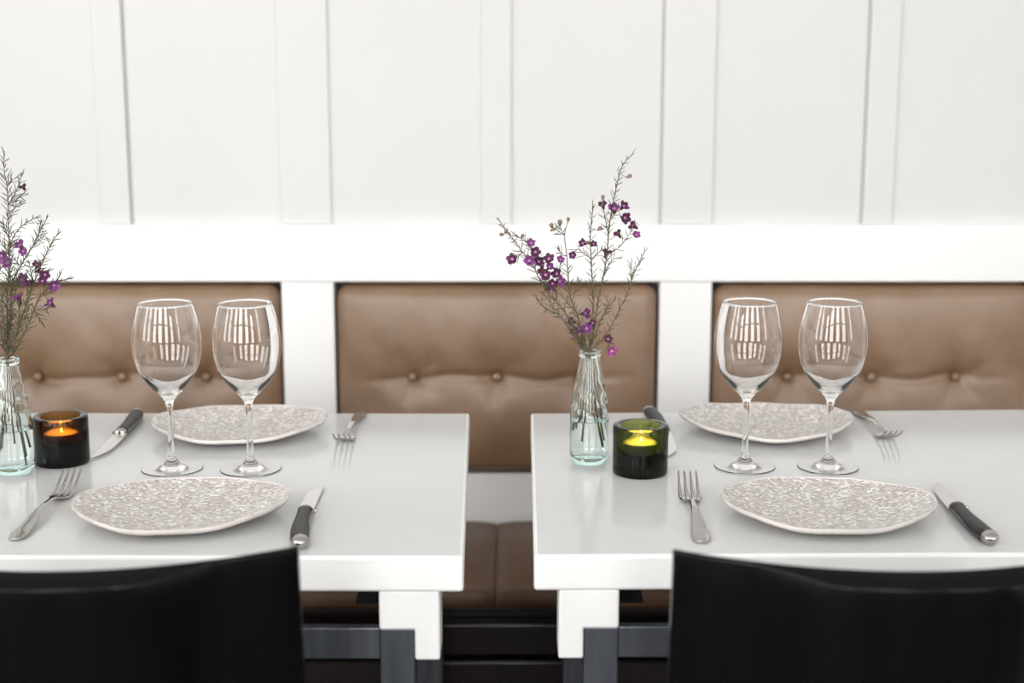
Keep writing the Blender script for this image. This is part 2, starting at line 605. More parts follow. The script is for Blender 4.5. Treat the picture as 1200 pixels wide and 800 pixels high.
def seat_pad(x0, x1):
    """upholstered pad with a rounded front roll"""
    bm = bmesh.new()
    prof = [(2.382, 0.43), (2.384, 0.452), (2.375, 0.4585), (2.25, 0.4615), (2.12, 0.462), (2.085, 0.4605)]
    for k in range(0, 9):
        a = PI / 2 + k * PI / 8 * 0.98
        prof.append((2.066 + 0.0175 * math.cos(a), 0.4425 + 0.0175 * math.sin(a)))
    prof += [(2.10, 0.425), (2.3, 0.425)]
    NX = 26
    rows = []
    for i in range(NX + 1):
        t = i / NX
        x = x0 + (x1 - x0) * t
        e_ = min(t, 1 - t) * (x1 - x0)
        sh = 0.003 * (1 - min(e_ / 0.006, 1)) ** 2
        pf = 0.003 * min(e_ / 0.1, 1)
        rows.append([bm.verts.new((x, y, z - (sh - pf if z > 0.445 else 0))) for y, z in prof])
    n_ = len(prof)
    for a, b_ in zip(rows[:-1], rows[1:]):
        for k in range(n_):
            bm.faces.new((a[k], a[(k + 1) % n_], b_[(k + 1) % n_], b_[k]))
    bm.faces.new(rows[0][::-1])
    bm.faces.new(rows[-1])
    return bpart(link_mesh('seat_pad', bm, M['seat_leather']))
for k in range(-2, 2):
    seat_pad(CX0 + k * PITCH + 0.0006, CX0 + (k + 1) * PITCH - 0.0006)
BX0, BX1 = CX0 - 2 * PITCH, CX0 + 2 * PITCH
bpart(box('seat_board', (BX0, BX1, 2.066, 2.386, 0.405, 0.4247), M['bench'], bevel=0.002))
bpart(box('front_rail', (BX0, BX1, 2.040, 2.066, 0.357, 0.4095), M['bench'], bevel=0.005, seg=3))
bpart(box('front_panel', (BX0, BX1, 2.056, 2.080, 0.10, 0.357), M['bench']))
bpart(box('lower_rail', (BX0, BX1, 2.034, 2.0555, 0.27, 0.353), M['bench'], bevel=0.005, seg=3))
bpart(box('plinth', (BX0, BX1, 2.09, 2.386, 0.0, 0.10), M['bench']))

# ------------------------------------------------------------------ tables
def table(label, pts, legs, inner):
    """pts: top outline (counter-clockwise); legs: (x of the outer flange edge near the aisle, sign) per side"""
    cx = sum(p[0] for p in pts) / 4
    cy = sum(p[1] for p in pts) / 4
    t = thing('dining_table', label, 'table', (cx, cy, 0))
    L_ = lambda o: setattr(o, 'location', (-cx, -cy, 0)) or o
    bm = bmesh.new()
    add_prism(bm, pts, TOP - 0.0375, TOP, bevel=0.0035, seg=3)
    top = L_(link_mesh('tabletop', bm, M['table'], t, smooth=False))
    top.data.materials.append(M['block'])                 # the edge is a purer white than the top
    for p in top.data.polygons:
        p.material_index = 0 if p.normal.z > 0.97 else 1
    zb = TOP - 0.0375
    yf = min(p[1] for p in pts)
    yb = max(p[1] for p in pts)
    leg_x = []
    for xo, sgn in legs:
        # xo: outer face of the white block, sgn: direction towards the table's middle
        for y0, y1 in ((yf + 0.004, yf + 0.058), (yb - 0.075, yb - 0.021)):
            a, m_, e_ = xo, xo + sgn * 0.0255, xo + sgn * 0.0615
            out = [(a, 0.628), (m_, 0.628), (m_, 0.661), (e_, 0.661), (e_, zb), (a, zb)]
            bm = bmesh.new()
            lo = [bm.verts.new((x, y0, z)) for x, z in out]
            hi = [bm.verts.new((x, y1, z)) for x, z in out]
            fs = [bm.faces.new(lo), bm.faces.new(hi[::-1])]
            for i in range(6):
                fs.append(bm.faces.new((lo[i], hi[i], hi[(i + 1) % 6], lo[(i + 1) % 6])))
            bmesh.ops.recalc_face_normals(bm, faces=fs)
            bmesh.ops.bevel(bm, geom=list({e for f in fs for e in f.edges}), offset=0.0022, segments=2, profile=0.5, affect='EDGES')
            L_(link_mesh('corner_block', bm, M['block'], t, smooth=False))
            xa, xb = sorted((xo + sgn * 0.0262, xo + sgn * 0.0615))
            ya = y0 + 0.004
            L_(box('leg', (xa, xb, ya, ya + 0.036, 0.0, 0.6605), M['steel'], t, bevel=0.0015))
        leg_x.append((xa, xb))
    x_in0 = min(leg_x[0][1], leg_x[1][1])
    x_in1 = max(leg_x[0][0], leg_x[1][0])
    for y0 in (yf + 0.010, yb - 0.070):
        L_(box('rail', (x_in0, x_in1, y0, y0 + 0.012, 0.6265, 0.6605), M['steel'], t, bevel=0.0015))
    for xa, xb in leg_x:
        L_(box('side_rail', (xa + 0.004, xb - 0.004, yf + 0.046, yb - 0.072, 0.03, 0.064), M['steel'], t))
    # black angle brackets between frame and top, on the inner side of the front legs
    for (xa, xb), (xo, sgn) in zip(leg_x, legs):
        xe = xb if sgn > 0 else xa
        bm = bmesh.new()
        w_ = 0.028 * sgn
        out = [(xe, 0.661), (xe + w_ * 1.15, 0.661), (xe + w_ * 0.8, zb - 0.0005), (xe, zb - 0.0005)]
        lo = [bm.verts.new((x, yf + 0.075, z)) for x, z in out]
        hi = [bm.verts.new((x, yf + 0.11, z)) for x, z in out]
        bm.faces.new(lo)
        bm.faces.new(hi[::-1])
        for i in range(4):
            bm.faces.new((lo[i], hi[i], hi[(i + 1) % 4], lo[(i + 1) % 4]))
        L_(link_mesh('bracket', bm, M['black_metal'], t, smooth=False))
        L_(box('bracket_rail', (min(xa, xb) + 0.004, max(xa, xb) - 0.004, yf + 0.052, yb - 0.075, 0.668, zb - 0.0005), M['black_metal'], t))
    return t

yF, yR_ = 1.391, 2.003
table('pale grey lacquered table on steel legs with the almost black candle glass standing on it',
      [(-0.0489 - 0.75, yF + 0.004), (-0.0489, yF), (-0.0605, yR_), (-0.0605 - 0.75, yR_ + 0.004)],
      [(-0.0735, -1), (-0.0735 - 0.70, 1)], 0)
table('pale grey lacquered table on steel legs with the green candle glass standing on it',
      [(0.0223, yF + 0.004), (0.0223 + 0.75, yF + 0.014), (0.0266 + 0.75, yR_ + 0.026), (0.0266, yR_)],
      [(0.0475, 1), (0.0475 + 0.70, -1)], 0)

# ------------------------------------------------------------------ chairs
def smooth(a, b_, x):
    t = max(0, min(1, (x - a) / (b_ - a)))
    return t * t * (3 - 2 * t)

def make_chair(label, x, y, rz, group):
    t = thing('dining_chair', label, 'chair', (x, y, 0), rz, group)
    # local: origin under the middle of the backrest's inner top edge, +y towards the table
    HW, H1, H0 = 0.197, 0.815, 0.43
    NX, NZ = 48, 14
    bm = bmesh.new()
    inn, out = [], []
    for j in range(NZ + 1):
        f = j / NZ
        z = H0 + (H1 - H0) * f
        lean = 0.055 * (1 - f) ** 1.0
        ri, ro = [], []
        for i in range(NX + 1):
            dx = -HW + 2 * HW * i / NX
            sag = 0.060 * (abs(dx) / HW) ** 2.0
            th = 0.009 + 0.037 * (1 - smooth(0.065, 0.135, abs(dx)))
            ri.append(bm.verts.new((dx, sag + lean, z)))
            ro.append(bm.verts.new((dx, sag + lean - th, z)))
        inn.append(ri)
        out.append(ro)
    for j in range(NZ):
        for i in range(NX):
            bm.faces.new((inn[j][i], inn[j + 1][i], inn[j + 1][i + 1], inn[j][i + 1]))
            bm.faces.new((out[j][i], out[j][i + 1], out[j + 1][i + 1], out[j + 1][i]))
        bm.faces.new((inn[j][0], out[j][0], out[j + 1][0], inn[j + 1][0]))
        bm.faces.new((inn[j][NX], inn[j + 1][NX], out[j + 1][NX], out[j][NX]))
    topf = []
    for i in range(NX):
        topf.append(bm.faces.new((inn[NZ][i], out[NZ][i], out[NZ][i + 1], inn[NZ][i + 1])))
        bm.faces.new((inn[0][i], inn[0][i + 1], out[0][i + 1], out[0][i]))
    bmesh.ops.recalc_face_normals(bm, faces=bm.faces[:])
    es = [e for e in bm.edges if len(e.link_faces) == 2 and (e.link_faces[0] in topf) != (e.link_faces[1] in topf)]
    bmesh.ops.bevel(bm, geom=es, offset=0.002, segments=2, profile=0.5, affect='EDGES')
    o = link_mesh('backrest', bm, M['chair'], t)
    o.data.materials.append(M['chair_edge'])               # the sawn top edge is duller than the faces
    for p in o.data.polygons:
        if p.normal.z > 0.6: p.material_index = 1
    md = o.modifiers.new('edges', 'EDGE_SPLIT')
    md.split_angle = math.radians(50)
    # seat
    bm = bmesh.new()
    pts = [(-0.19, 0.07), (0.19, 0.07), (0.205, 0.30), (0.20, 0.44), (0.17, 0.465), (-0.17, 0.465), (-0.20, 0.44), (-0.205, 0.30)]
    add_prism(bm, pts, 0.43, 0.452, bevel=0.006, seg=2)
    link_mesh('seat', bm, M['chair'], t, smooth=False)
    for sx in (-1, 1):
        for top, bot in (((0.15 * sx, 0.11, 0.43), (0.175 * sx, 0.03, 0)), ((0.16 * sx, 0.42, 0.43), (0.185 * sx, 0.45, 0))):
            bm = bmesh.new()
            st = []
            for f in (0, 0.5, 1):
                p = Vector(bot).lerp(Vector(top), f)
                st.append((p, Vector((1, 0, 0)), Vector((0, 1, 0)), 0.011 + 0.007 * f, 0.011 + 0.007 * f))
            add_loft(bm, st, 12, 4)
            link_mesh('leg', bm, M['chair'], t)
    return t
make_chair('black lacquered chair with curved back in front of the table with the dark candle glass', -0.381, 1.143, math.radians(1.5), None)
make_chair('black lacquered chair with curved back in front of the table with the green candle glass', 0.337, 1.143, math.radians(1.0), None)

# ------------------------------------------------------------------ wine glasses
def wine_glass_proto(name, label):
    t = thing(name, label, 'glass', (0, 0, 0), 0, 'stemmed wine glasses')
    outer = catmull([(0.0043, 0.0800), (0.0062, 0.0865), (0.0110, 0.0930), (0.0190, 0.1010), (0.0283, 0.1120), (0.0353, 0.1245),
                     (0.0398, 0.1400), (0.0412, 0.1560), (0.0400, 0.1720), (0.0365, 0.1890), (0.0318, 0.2050)], 7)
    inner = []
    # inner wall: offset inwards, thicker at the bottom of the bowl
    for i, (r_, z_) in enumerate(outer):
        a = outer[max(i - 1, 0)]
        c = outer[min(i + 1, len(outer) - 1)]
        tx, tz = c[0] - a[0], c[1] - a[1]
        l = math.hypot(tx, tz)
        th = 0.0013 + 0.0026 * (1 - smooth(0.090, 0.125, z_))
        ir, iz = r_ - tz / l * th, z_ + tx / l * th
        if z_ > 0.0965 and ir > 0.0015:
            inner.append((ir, iz))
    ro, ri, zr = outer[-1][0], inner[-1][0], outer[-1][1]
    rim = [(ro + 0.0003, zr + 0.0006), (ro + 0.0002, zr + 0.0013), (ro - 0.0004, zr + 0.0018), (ri + 0.0003, zr + 0.0018), (ri - 0.0002, zr + 0.0013), (ri - 0.0003, zr + 0.0006)]
    zb = inner[0][1] - 0.0032
    bot = [(inner[0][0] * 0.75, inner[0][1] - 0.0016), (inner[0][0] * 0.4, zb + 0.0004), (0, zb)]
    prof = outer + rim + inner[::-1] + bot
    bm = bmesh.new()
    add_lathe(bm, prof, 96)
    link_mesh('bowl', bm, M['glass'], t, recalc=False)
    stem = catmull([(0.0085, 0.0105), (0.0052, 0.0150), (0.0041, 0.0230), (0.0037, 0.0400), (0.0037, 0.0600), (0.0040, 0.0740), (0.0043, 0.0800)], 5)
    bm = bmesh.new()
    add_lathe(bm, stem, 48)
    link_mesh('stem', bm, M['glass'], t, recalc=False)
    foot = [(0, 0.0004), (0.015, 0.0004), (0.030, 0.0004), (0.0362, 0.0004), (0.0366, 0.0004), (0.0369, 0.0005), (0.0372, 0.0009), (0.0370, 0.0014), (0.0366, 0.00165)] + \
        catmull([(0.0360, 0.0017), (0.0300, 0.00172), (0.0230, 0.00178), (0.0180, 0.0021), (0.0145, 0.0033), (0.0112, 0.0058), (0.0085, 0.0105)], 5)
    bm = bmesh.new()
    add_lathe(bm, foot, 96)
    link_mesh('foot', bm, M['glass'], t, recalc=False)
    return t
g0 = at_z(202, 549.5)
wg = wine_glass_proto('wine_glass', 'empty stemmed wine glass nearest the dark candle glass')
wg.location = g0
for (px, py), lab in (((294, 550), 'empty stemmed wine glass right of the one nearest the dark candle glass'),
                      ((872.5, 547), 'empty stemmed wine glass nearest the green candle glass'),
                      ((970, 547.5), 'empty stemmed wine glass right of the one nearest the green candle glass')):
    dup(wg, at_z(px, py), random.uniform(0, 6), lab)

# ------------------------------------------------------------------ plates
def outline(phi):
    """radius of the plate's leaf-like outline, semi axes about 0.117 x 0.096"""
    c, s = math.cos(phi), math.sin(phi)
    b_ = 0.099 if s < 0 else 0.104
    p = 1.86
    r_ = (abs(c / 0.117) ** p + abs(s / b_) ** p) ** (-1 / p)
    return r_ * (1 + 0.018 * math.cos(3 * phi + 0.9) + 0.006 * math.sin(5 * phi))

def rim_h(phi):
    return 0.0135 + 0.0085 * abs(math.cos(phi)) ** 2.2 + 0.0008 * math.sin(7 * phi)

def plate_proto(name, label, group):
    t = thing(name, label, 'plate', (0, 0, 0), 0, group)
    NS = 120
    def ring(bm, f, zf, dz=0.0):
        vs = []
        for k in range(NS):
            a = 2 * PI * k / NS
            r_ = outline(a) * f
            vs.append(bm.verts.new((r_ * math.cos(a), r_ * math.sin(a), zf(a) + dz)))
        return vs
    def prof(f):
        return lambda a: 0.0042 + (rim_h(a) - 0.0042) * max(0, (f - 0.35) / 0.65) ** 1.9
    fs_ = [0.12, 0.25, 0.38, 0.5, 0.6, 0.69, 0.77, 0.84, 0.90, 0.945, 0.981]
    bm = bmesh.new()
    c0 = bm.verts.new((0, 0, 0.0042))
    rings = [ring(bm, f, prof(f)) for f in fs_]
    for k in range(NS):
        bm.faces.new((c0, rings[0][k], rings[0][(k + 1) % NS]))
    und = [ring(bm, f, (lambda f: (lambda a: max(0.0, prof(f)(a) - 0.0042)))(f)) for f in fs_[::-1]]
    seq = rings
    for a, b_ in zip(seq[:-1], seq[1:]):
        for k in range(NS):
            bm.faces.new((a[k], b_[k], b_[(k + 1) % NS], a[(k + 1) % NS]))
    for a, b_ in zip(und[:-1], und[1:]):
        for k in range(NS):
            bm.faces.new((a[k], b_[k], b_[(k + 1) % NS], a[(k + 1) % NS]))
    bm.faces.new(und[-1][::-1])
    link_mesh('dish', bm, M['plate'], t)
    # rolled rim
    bm = bmesh.new()
    secs = []
    for k in range(NS):
        a = 2 * PI * k / NS
        r_ = outline(a)
        wob = 0.0004 * math.sin(23 * a) + 0.0003 * math.sin(41 * a)
        sec = []
        f0 = 0.979
        zt = prof(f0)(a)
        z1 = rim_h(a)
        for rr, zz in ((r_ * f0, zt + 0.0001), (r_ * 0.987, z1 * 0.5 + zt * 0.5 + 0.0012), (r_ * 0.992 + wob, z1 + 0.0006), (r_ + wob, z1 - 0.0012),
                       (r_ * 0.99 + wob, z1 - 0.0036), (r_ * f0, zt - 0.0044)):
            sec.append(bm.verts.new((rr * math.cos(a), rr * math.sin(a), zz)))
        secs.append(sec)
    for k in range(NS):
        a, b_ = secs[k], secs[(k + 1) % NS]
        for i in range(6):
            bm.faces.new((a[i], a[(i + 1) % 6], b_[(i + 1) % 6], b_[i]))
    link_mesh('rim', bm, M['plate_rim'], t)
    return t
pg = 'pebbled leaf-shaped plates'
pl = plate_proto('dinner_plate', 'pebbled pearl plate near the black chair, between fork and knife, table with dark candle glass', pg)
pl.location = at_z(213, 604)
pl.rotation_euler = (0, 0, math.radians(5))
dup(pl, at_z(968, 603.5), math.radians(-3), 'pebbled pearl plate near the black chair, left of the knife, table with green candle glass')
dup(pl, at_z(281, 507), math.radians(6), 'pebbled pearl plate at the bench side, behind wine glasses, table with dark candle glass')
dup(pl, at_z(898, 503), math.radians(176), 'pebbled pearl plate at the bench side, behind wine glasses, table with green candle glass')

# ------------------------------------------------------------------ cutlery
def interp(keys, s):
    for (a, va), (b_, vb) in zip(keys[:-1], keys[1:]):
        if s <= b_:
            t = (s - a) / (b_ - a)
            t = t * t * (3 - 2 * t)
            return va + (vb - va) * t
    return keys[-1][1]

FORK_L = 0.200
def fork_proto(label):
    t = thing('dinner_fork', label, 'fork', (0, 0, 0), 0, 'steel dinner forks')
    W = [(0, 0.0045), (0.004, 0.0082), (0.016, 0.0098), (0.045, 0.0075), (0.085, 0.0046), (0.118, 0.0034), (0.132, 0.0050), (0.144, 0.0112), (0.156, 0.0130)]
    Z = [(0, 0.0020), (0.03, 0.0040), (0.09, 0.0095), (0.122, 0.0085), (0.145, 0.0030), (0.156, 0.0026)]
    T = [(0, 0.0012), (0.05, 0.0014), (0.115, 0.0018), (0.14, 0.0012), (0.156, 0.0011)]
    bm = bmesh.new()
    st = []
    N = 44
    for i in range(N + 1):
        s = 0.156 * i / N
        st.append((Vector((s, 0, interp(Z, s))), Vector((0, 1, 0)), Vector((0, 0, 1)), interp(W, s), interp(T, s)))
    add_loft(bm, st, 16, 2.4)
    link_mesh('handle', bm, M['cutlery'], t)
    for y0 in (-0.0108, -0.0036, 0.0036, 0.0108):
        bm = bmesh.new()
        st = []
        for i in range(13):
            f = i / 12
            s = 0.152 + (FORK_L - 0.152) * f
            z = 0.0026 + 0.0195 * f ** 1.7
            slope = 0.0195 * 1.7 * f ** 0.7 / 0.048
            up = Vector((-slope, 0, 1)).normalized()
            w_ = 0.0022 * (1 - 0.5 * f) * (0.35 if i == 12 else 1)
            st.append((Vector((s, y0 * (1 - 0.06 * f), z)), Vector((0, 1, 0)), up, w_, 0.0011 * (0.5 if i == 12 else 1)))
        add_loft(bm, st, 8, 2.6)
        link_mesh('tine', bm, M['cutlery'], t)
    return t

def place(o, end, tip):
    """put a piece of cutlery with its handle end at `end`, pointing to `tip`"""
    d = tip - end
    o.location = (end.x, end.y, TOP + 0.0002)
    o.rotation_euler = (0, 0, math.atan2(d.y, d.x))

fk = None
forks = [((17, 632), (76.5, 556), 'dinner fork left of the near plate, in front of the dark candle glass', 1.0),
         ((823, 635), (806, 553), 'dinner fork left of the near plate, in front of the green candle glass', 1.0),
         ((419, 490), (399, 508), 'dinner fork at bench side, right of far plate, on table with dark candle glass', 1.0),
         ((1010, 487), (1049, 504.5), 'dinner fork at bench side, right of far plate, on table with green candle glass', 1.0)]
fk = fork_proto(forks[0][2])
for i, (e_, tp, lab, sc) in enumerate(forks):
    o = fk if i == 0 else dup(fk, (0, 0, 0), 0, lab)
    E, T_ = at_z(*e_, TOP + 0.002), at_z(*tp, TOP + 0.022)
    print('fork', (T_ - E).to_2d().length)
    L_now = (T_ - E).to_2d().length
    if i > 1:                                  # tips fix the far ones
        d = (T_ - E).to_2d().normalized()
        E = Vector((T_.x - d.x * FORK_L, T_.y - d.y * FORK_L, 0))
    place(o, E, T_)

KNIFE_L = 0.225
def knife_proto(label):
    t = thing('steak_knife', label, 'knife', (0, 0, 0), 0, 'black-handled steak knives')
    def cy(s):                                  # sideways bend of the handle
        return -0.009 * (max(0, 0.115 - s) / 0.115) ** 2
    W = [(0.006, 0.0075), (0.016, 0.0095), (0.045, 0.0098), (0.08, 0.0078), (0.103, 0.0075), (0.112, 0.0085)]
    bm = bmesh.new()
    st = []
    N = 26
    for i in range(N + 1):
        s = 0.009 + (0.112 - 0.009) * i / N
        st.append((Vector((s, cy(s), 0.0074)), Vector((0, 1, 0)), Vector((0, 0, 1)), interp(W, s), 0.0070 - 0.0012 * i / N))
    add_loft(bm, st, 18, 2.5)
    hd = link_mesh('handle', bm, M['handle'], t)
    # metal edge of the tang along the handle
    bm = bmesh.new()
    st = []
    for i in range(N + 1):
        s = 0.012 + (0.110 - 0.012) * i / N
        st.append((Vector((s, cy(s), 0.0068)), Vector((0, 1, 0)), Vector((0, 0, 1)), interp(W, s) + 0.0005, 0.0009))
    add_loft(bm, st, 10, 3)
    link_mesh('tang', bm, M['cutlery'], t)
    bm = bmesh.new()
    c = Vector((0.0085, cy(0.006), 0.0076))
    bmesh.ops.create_uvsphere(bm, u_segments=24, v_segments=16, radius=1.0)
    bmesh.ops.scale(bm, verts=bm.verts[:], vec=(0.0105, 0.0092, 0.0074))
    bmesh.ops.translate(bm, verts=bm.verts[:], vec=c)
    tag(link_mesh('end_cap', bm, M['cutlery'], t), 'polished steel end cap')
    bm = bmesh.new()
    bmesh.ops.create_uvsphere(bm, u_segments=20, v_segments=14, radius=1.0)
    bmesh.ops.scale(bm, verts=bm.verts[:], vec=(0.0058, 0.0088, 0.0066))
    bmesh.ops.translate(bm, verts=bm.verts[:], vec=(0.115, 0, 0.0068))
    link_mesh('bolster', bm, M['cutlery'], t)
    bm = bmesh.new()
    add_box(bm, 0.112, 0.1155, -0.0125, -0.006, 0.0045, 0.0085, bevel=0.001)
    link_mesh('guard', bm, M['cutlery'], t)
    # blade: flat on its side, thick spine, thin edge
    bm = bmesh.new()
    secs = []
    NB = 26
    for i in range(NB + 1):
        f = i / NB
        s = 0.116 + (KNIFE_L - 0.116) * f
        top = -0.0075 - 0.0 * f                                   # spine
        bot = 0.0095 - 0.001 * f
        k = max(0, (f - 0.55) / 0.45)
        bot = bot - (bot - top - 0.0025) * k ** 2.2                # edge sweeps up to the spine
        k2 = max(0, (f - 0.93) / 0.07)
        mid = (top + bot) / 2
        top = top + (mid - top) * 0.7 * k2 ** 2
        bot = bot + (mid - bot) * 0.7 * k2 ** 2
        z = 0.0052 - 0.0030 * f
        th = 0.0011 * (1 - 0.6 * f)
        secs.append([bm.verts.new((s, top, z + th)), bm.verts.new((s, bot, z + 0.0002)), bm.verts.new((s, bot, z - 0.0002)), bm.verts.new((s, top, z - th))])
    for a, b_ in zip(secs[:-1], secs[1:]):
        for i in range(4):
            bm.faces.new((a[i], a[(i + 1) % 4], b_[(i + 1) % 4], b_[i]))
    bm.faces.new(secs[0])
    bm.faces.new(secs[-1][::-1])
    link_mesh('blade', bm, M['blade'], t, smooth=False)
    return t
knives = [((341, 637), (374, 565), 'steak knife right of the near plate on the table with the dark candle glass'),
          ((1153, 632), (1089, 558), 'steak knife right of the near plate on the table with the green candle glass'),
          ((168, 483), (112, 536), 'steak knife at bench side, just right of the dark candle glass'),
          ((767, 480), (789, 533), 'steak knife at bench side, partly hidden behind the green candle glass')]
kn = knife_proto(knives[0][2])
for i, (e_, tp, lab) in enumerate(knives):
    o = kn if i == 0 else dup(kn, (0, 0, 0), 0, lab)
    E, T_ = at_z(*e_, TOP + 0.008), at_z(*tp, TOP + 0.003)
    print('knife', (T_ - E).to_2d().length)
    d = (T_ - E).to_2d().normalized()
    if i >= 2:
        E = Vector((T_.x - d.x * KNIFE_L, T_.y - d.y * KNIFE_L, 0))
    place(o, E, T_)

# ------------------------------------------------------------------ candle holders
def candle(base, holder_label, light_label, gmat, name_cat='candle holder'):
    o = thing('candle_holder', holder_label, name_cat, base, 0, 'round glass candle holders')
    R, H = 0.0335, 0.060
    prof = [(0, 0.0009), (0.026, 0.0006), (0.0305, 0.0), (0.0325, 0.0008), (0.0335, 0.0028)]
    prof += [(R, 0.01), (R, 0.03), (R, 0.05), (R, H - 0.0022), (0.0328, H - 0.0007), (0.0312, H)]
    prof += [(0.0252, H), (0.0240, H - 0.0006), (0.0234, H - 0.0022), (0.0232, 0.050), (0.0229, 0.040), (0.0226, 0.030), (0.0218, 0.0262), (0.019, 0.0250), (0, 0.0248)]
    bm = bmesh.new()
    add_lathe(bm, prof, 96)
    g = link_mesh('glass_body', bm, gmat, o, recalc=False)
    md = g.modifiers.new('edges', 'EDGE_SPLIT')
    md.split_angle = math.radians(60)
    g.modifiers.remove(md)
    # tealight standing in the hollow
    t = thing('tealight', light_label, 'candle', (base.x, base.y, base.z + 0.0252), 0, 'burning tealights')
    bm = bmesh.new()
    add_lathe(bm, [(0, 0), (0.0195, 0), (0.0203, 0.0010), (0.0208, 0.0136), (0.0211, 0.0140), (0.0208, 0.0140), (0.0205, 0.0134), (0.0200, 0.0012), (0, 0.0006)], 48)
    link_mesh('metal_cup', bm, M['cup'], t)
    bm = bmesh.new()
    add_lathe(bm, [(0, 0.0008), (0.0198, 0.0013), (0.0203, 0.0134), (0.0195, 0.0137), (0.010, 0.0130), (0, 0.0126)], 48)
    link_mesh('wax', bm, M['wax'], t)
    bm = bmesh.new()
    add_tube(bm, [Vector((0, 0, 0.011)), Vector((0.0002, 0, 0.0130)), Vector((0.0006, 0.0002, 0.0145))], 0.0006, 0.0005, 6)
    link_mesh('wick', bm, M['wick'], t)
    bm = bmesh.new()
    add_lathe(bm, [(0, 0.0142), (0.0007, 0.0144), (0.0012, 0.0150), (0.0013, 0.0157), (0.0010, 0.0168), (0.0005, 0.0178), (0, 0.0188)], 20, cx=0.0006, cy=0.0002)
    link_mesh('flame', bm, M['flame'], t)
    return o
cL = at_z(73.5, 541.5)
cR = at_z(750, 553.5)
candle(cL, 'almost black round glass candle holder beside the left glass bottle', 'burning tealight inside the almost black glass holder', M['dark_glass'])
candle(cR, 'dark green round glass candle holder beside the glass bottle', 'burning tealight inside the dark green glass holder', M['green_glass'])

# ------------------------------------------------------------------ bottle vases
BPROF = [(0.0222, 0.006), (0.0236, 0.012), (0.0240, 0.025), (0.0240, 0.045), (0.0238, 0.056), (0.0228, 0.070), (0.0208, 0.085), (0.0180, 0.101),
         (0.0155, 0.115), (0.0135, 0.126), (0.0122, 0.1335)]
BH = 0.1425
def bottle(base, label):
    o = thing('bottle_vase', label, 'vase', base, 0, 'small clear bottles used as vases')
    outp = catmull(BPROF, 4)
    ribs = []
    for r_, z_ in outp:                                            # fine moulded rings on the shoulder
        w_ = smooth(0.060, 0.068, z_) * (1 - smooth(0.112, 0.120, z_))
        ribs.append((r_, z_))
    lip = [(0.0122, 0.1345), (0.0134, 0.1352), (0.0137, 0.1375), (0.0137, 0.1405), (0.0130, 0.1422), (0.0118, 0.1425), (0.0108, 0.1420), (0.0102, 0.1400)]
    inn = []
    for i, (r_, z_) in enumerate(outp[::-1]):
        if z_ >= 0.0125:
            inn.append((r_ - 0.0024, z_))
    bot_in = [(0.0195, 0.0098), (0.015, 0.0088), (0.008, 0.0096), (0, 0.0105)]
    bot_out = [(0, 0.0030), (0.010, 0.0022), (0.016, 0.0008), (0.0185, 0.0), (0.0204, 0.0012)]
    bm = bmesh.new()
    rings = add_lathe(bm, bot_out + outp + lip + inn + bot_in, 72)
    # moulded relief spiralling over the outside of the shoulder
    n0 = len(bot_out)
    for ri in range(n0, n0 + len(outp)):
        for v_ in rings[ri]:
            z_ = v_.co.z
            w_ = smooth(0.058, 0.066, z_) * (1 - smooth(0.110, 0.120, z_))
            a = math.atan2(v_.co.y, v_.co.x)
            rr = math.hypot(v_.co.x, v_.co.y)
            k = 1 + w_ * 0.022 * math.sin(4 * a + z_ * 260)
            v_.co.x *= k
            v_.co.y *= k
    link_mesh('glass_body', bm, M['bottle'], o, recalc=False)
    # water
    lvl = 0.0545
    wp = [(0, 0.0103), (0.008, 0.0094), (0.015, 0.0086), (0.0197, 0.0097)] + [(r_ - 0.0023, z_) for r_, z_ in outp if 0.0125 <= z_ <= lvl]
    rw = wp[-1][0]
    wp += [(rw, lvl + 0.0006), (rw - 0.0012, lvl), (rw - 0.004, lvl - 0.0004), (0, lvl - 0.0004)]
    bm = bmesh.new()
    add_lathe(bm, wp, 48)
    link_mesh('water', bm, M['water'], o, recalc=False)
    return o
vL = at_z(17.5, 553.5)
vR = at_z(690, 541.5)
bottle(vL, 'small clear glass bottle holding a bushy bunch, at the left edge of the photo')
bottle(vR, 'small clear glass bottle holding flowering sprigs, left of the green candle holder')

# ------------------------------------------------------------------ waxflower sprigs
def flower_mesh():
    """five rounded petals round a shallow eye, facing +z; about 9 mm across"""
    bm = bmesh.new()
    for k in range(5):
        a = 2 * PI * k / 5
        ca, sa = math.cos(a), math.sin(a)
        c = bm.verts.new((ca * 0.0030, sa * 0.0030, 0.0008))
        ring = []
        for q in range(8):
            b_ = 2 * PI * q / 8
            lx, ly = 0.0029 + 0.0026 * math.cos(b_), 0.0025 * math.sin(b_)
            z = 0.0004 + 0.0024 * max(0, (lx - 0.0015) / 0.0035)
            ring.append(bm.verts.new((ca * lx - sa * ly, sa * lx + ca * ly, z)))
        for q in range(8):
            bm.faces.new((c, ring[q], ring[(q + 1) % 8]))
    bmesh.ops.recalc_face_normals(bm, faces=bm.faces[:])
    r_ = bmesh.ops.solidify(bm, geom=bm.faces[:], thickness=0.0004)
    return bm
def to_me(name, bm, material):
    bmesh.ops.recalc_face_normals(bm, faces=bm.faces[:])
    me = bpy.data.meshes.new(name)
    bm.to_mesh(me)
    bm.free()
    me.materials.append(material)
    me.polygons.foreach_set('use_smooth', [True] * len(me.polygons))
    return me
ME_P = to_me('flower', flower_mesh(), M['petal'])
ME_PD = to_me('flower', flower_mesh(), M['petal_dark'])
bm = bmesh.new()
add_lathe(bm, [(0, -0.0052), (0.0009, -0.0048), (0.0016, -0.0025), (0.0021, 0.0), (0.0022, 0.0005), (0, 0.0002)], 10)
ME_CUP = to_me('flower_cup', bm, M['cup_leaf'])
bm = bmesh.new()
add_lathe(bm, [(0.0016, 0.0006), (0.0015, 0.0014), (0.0008, 0.0017), (0, 0.0018)], 10, cap_start=True)
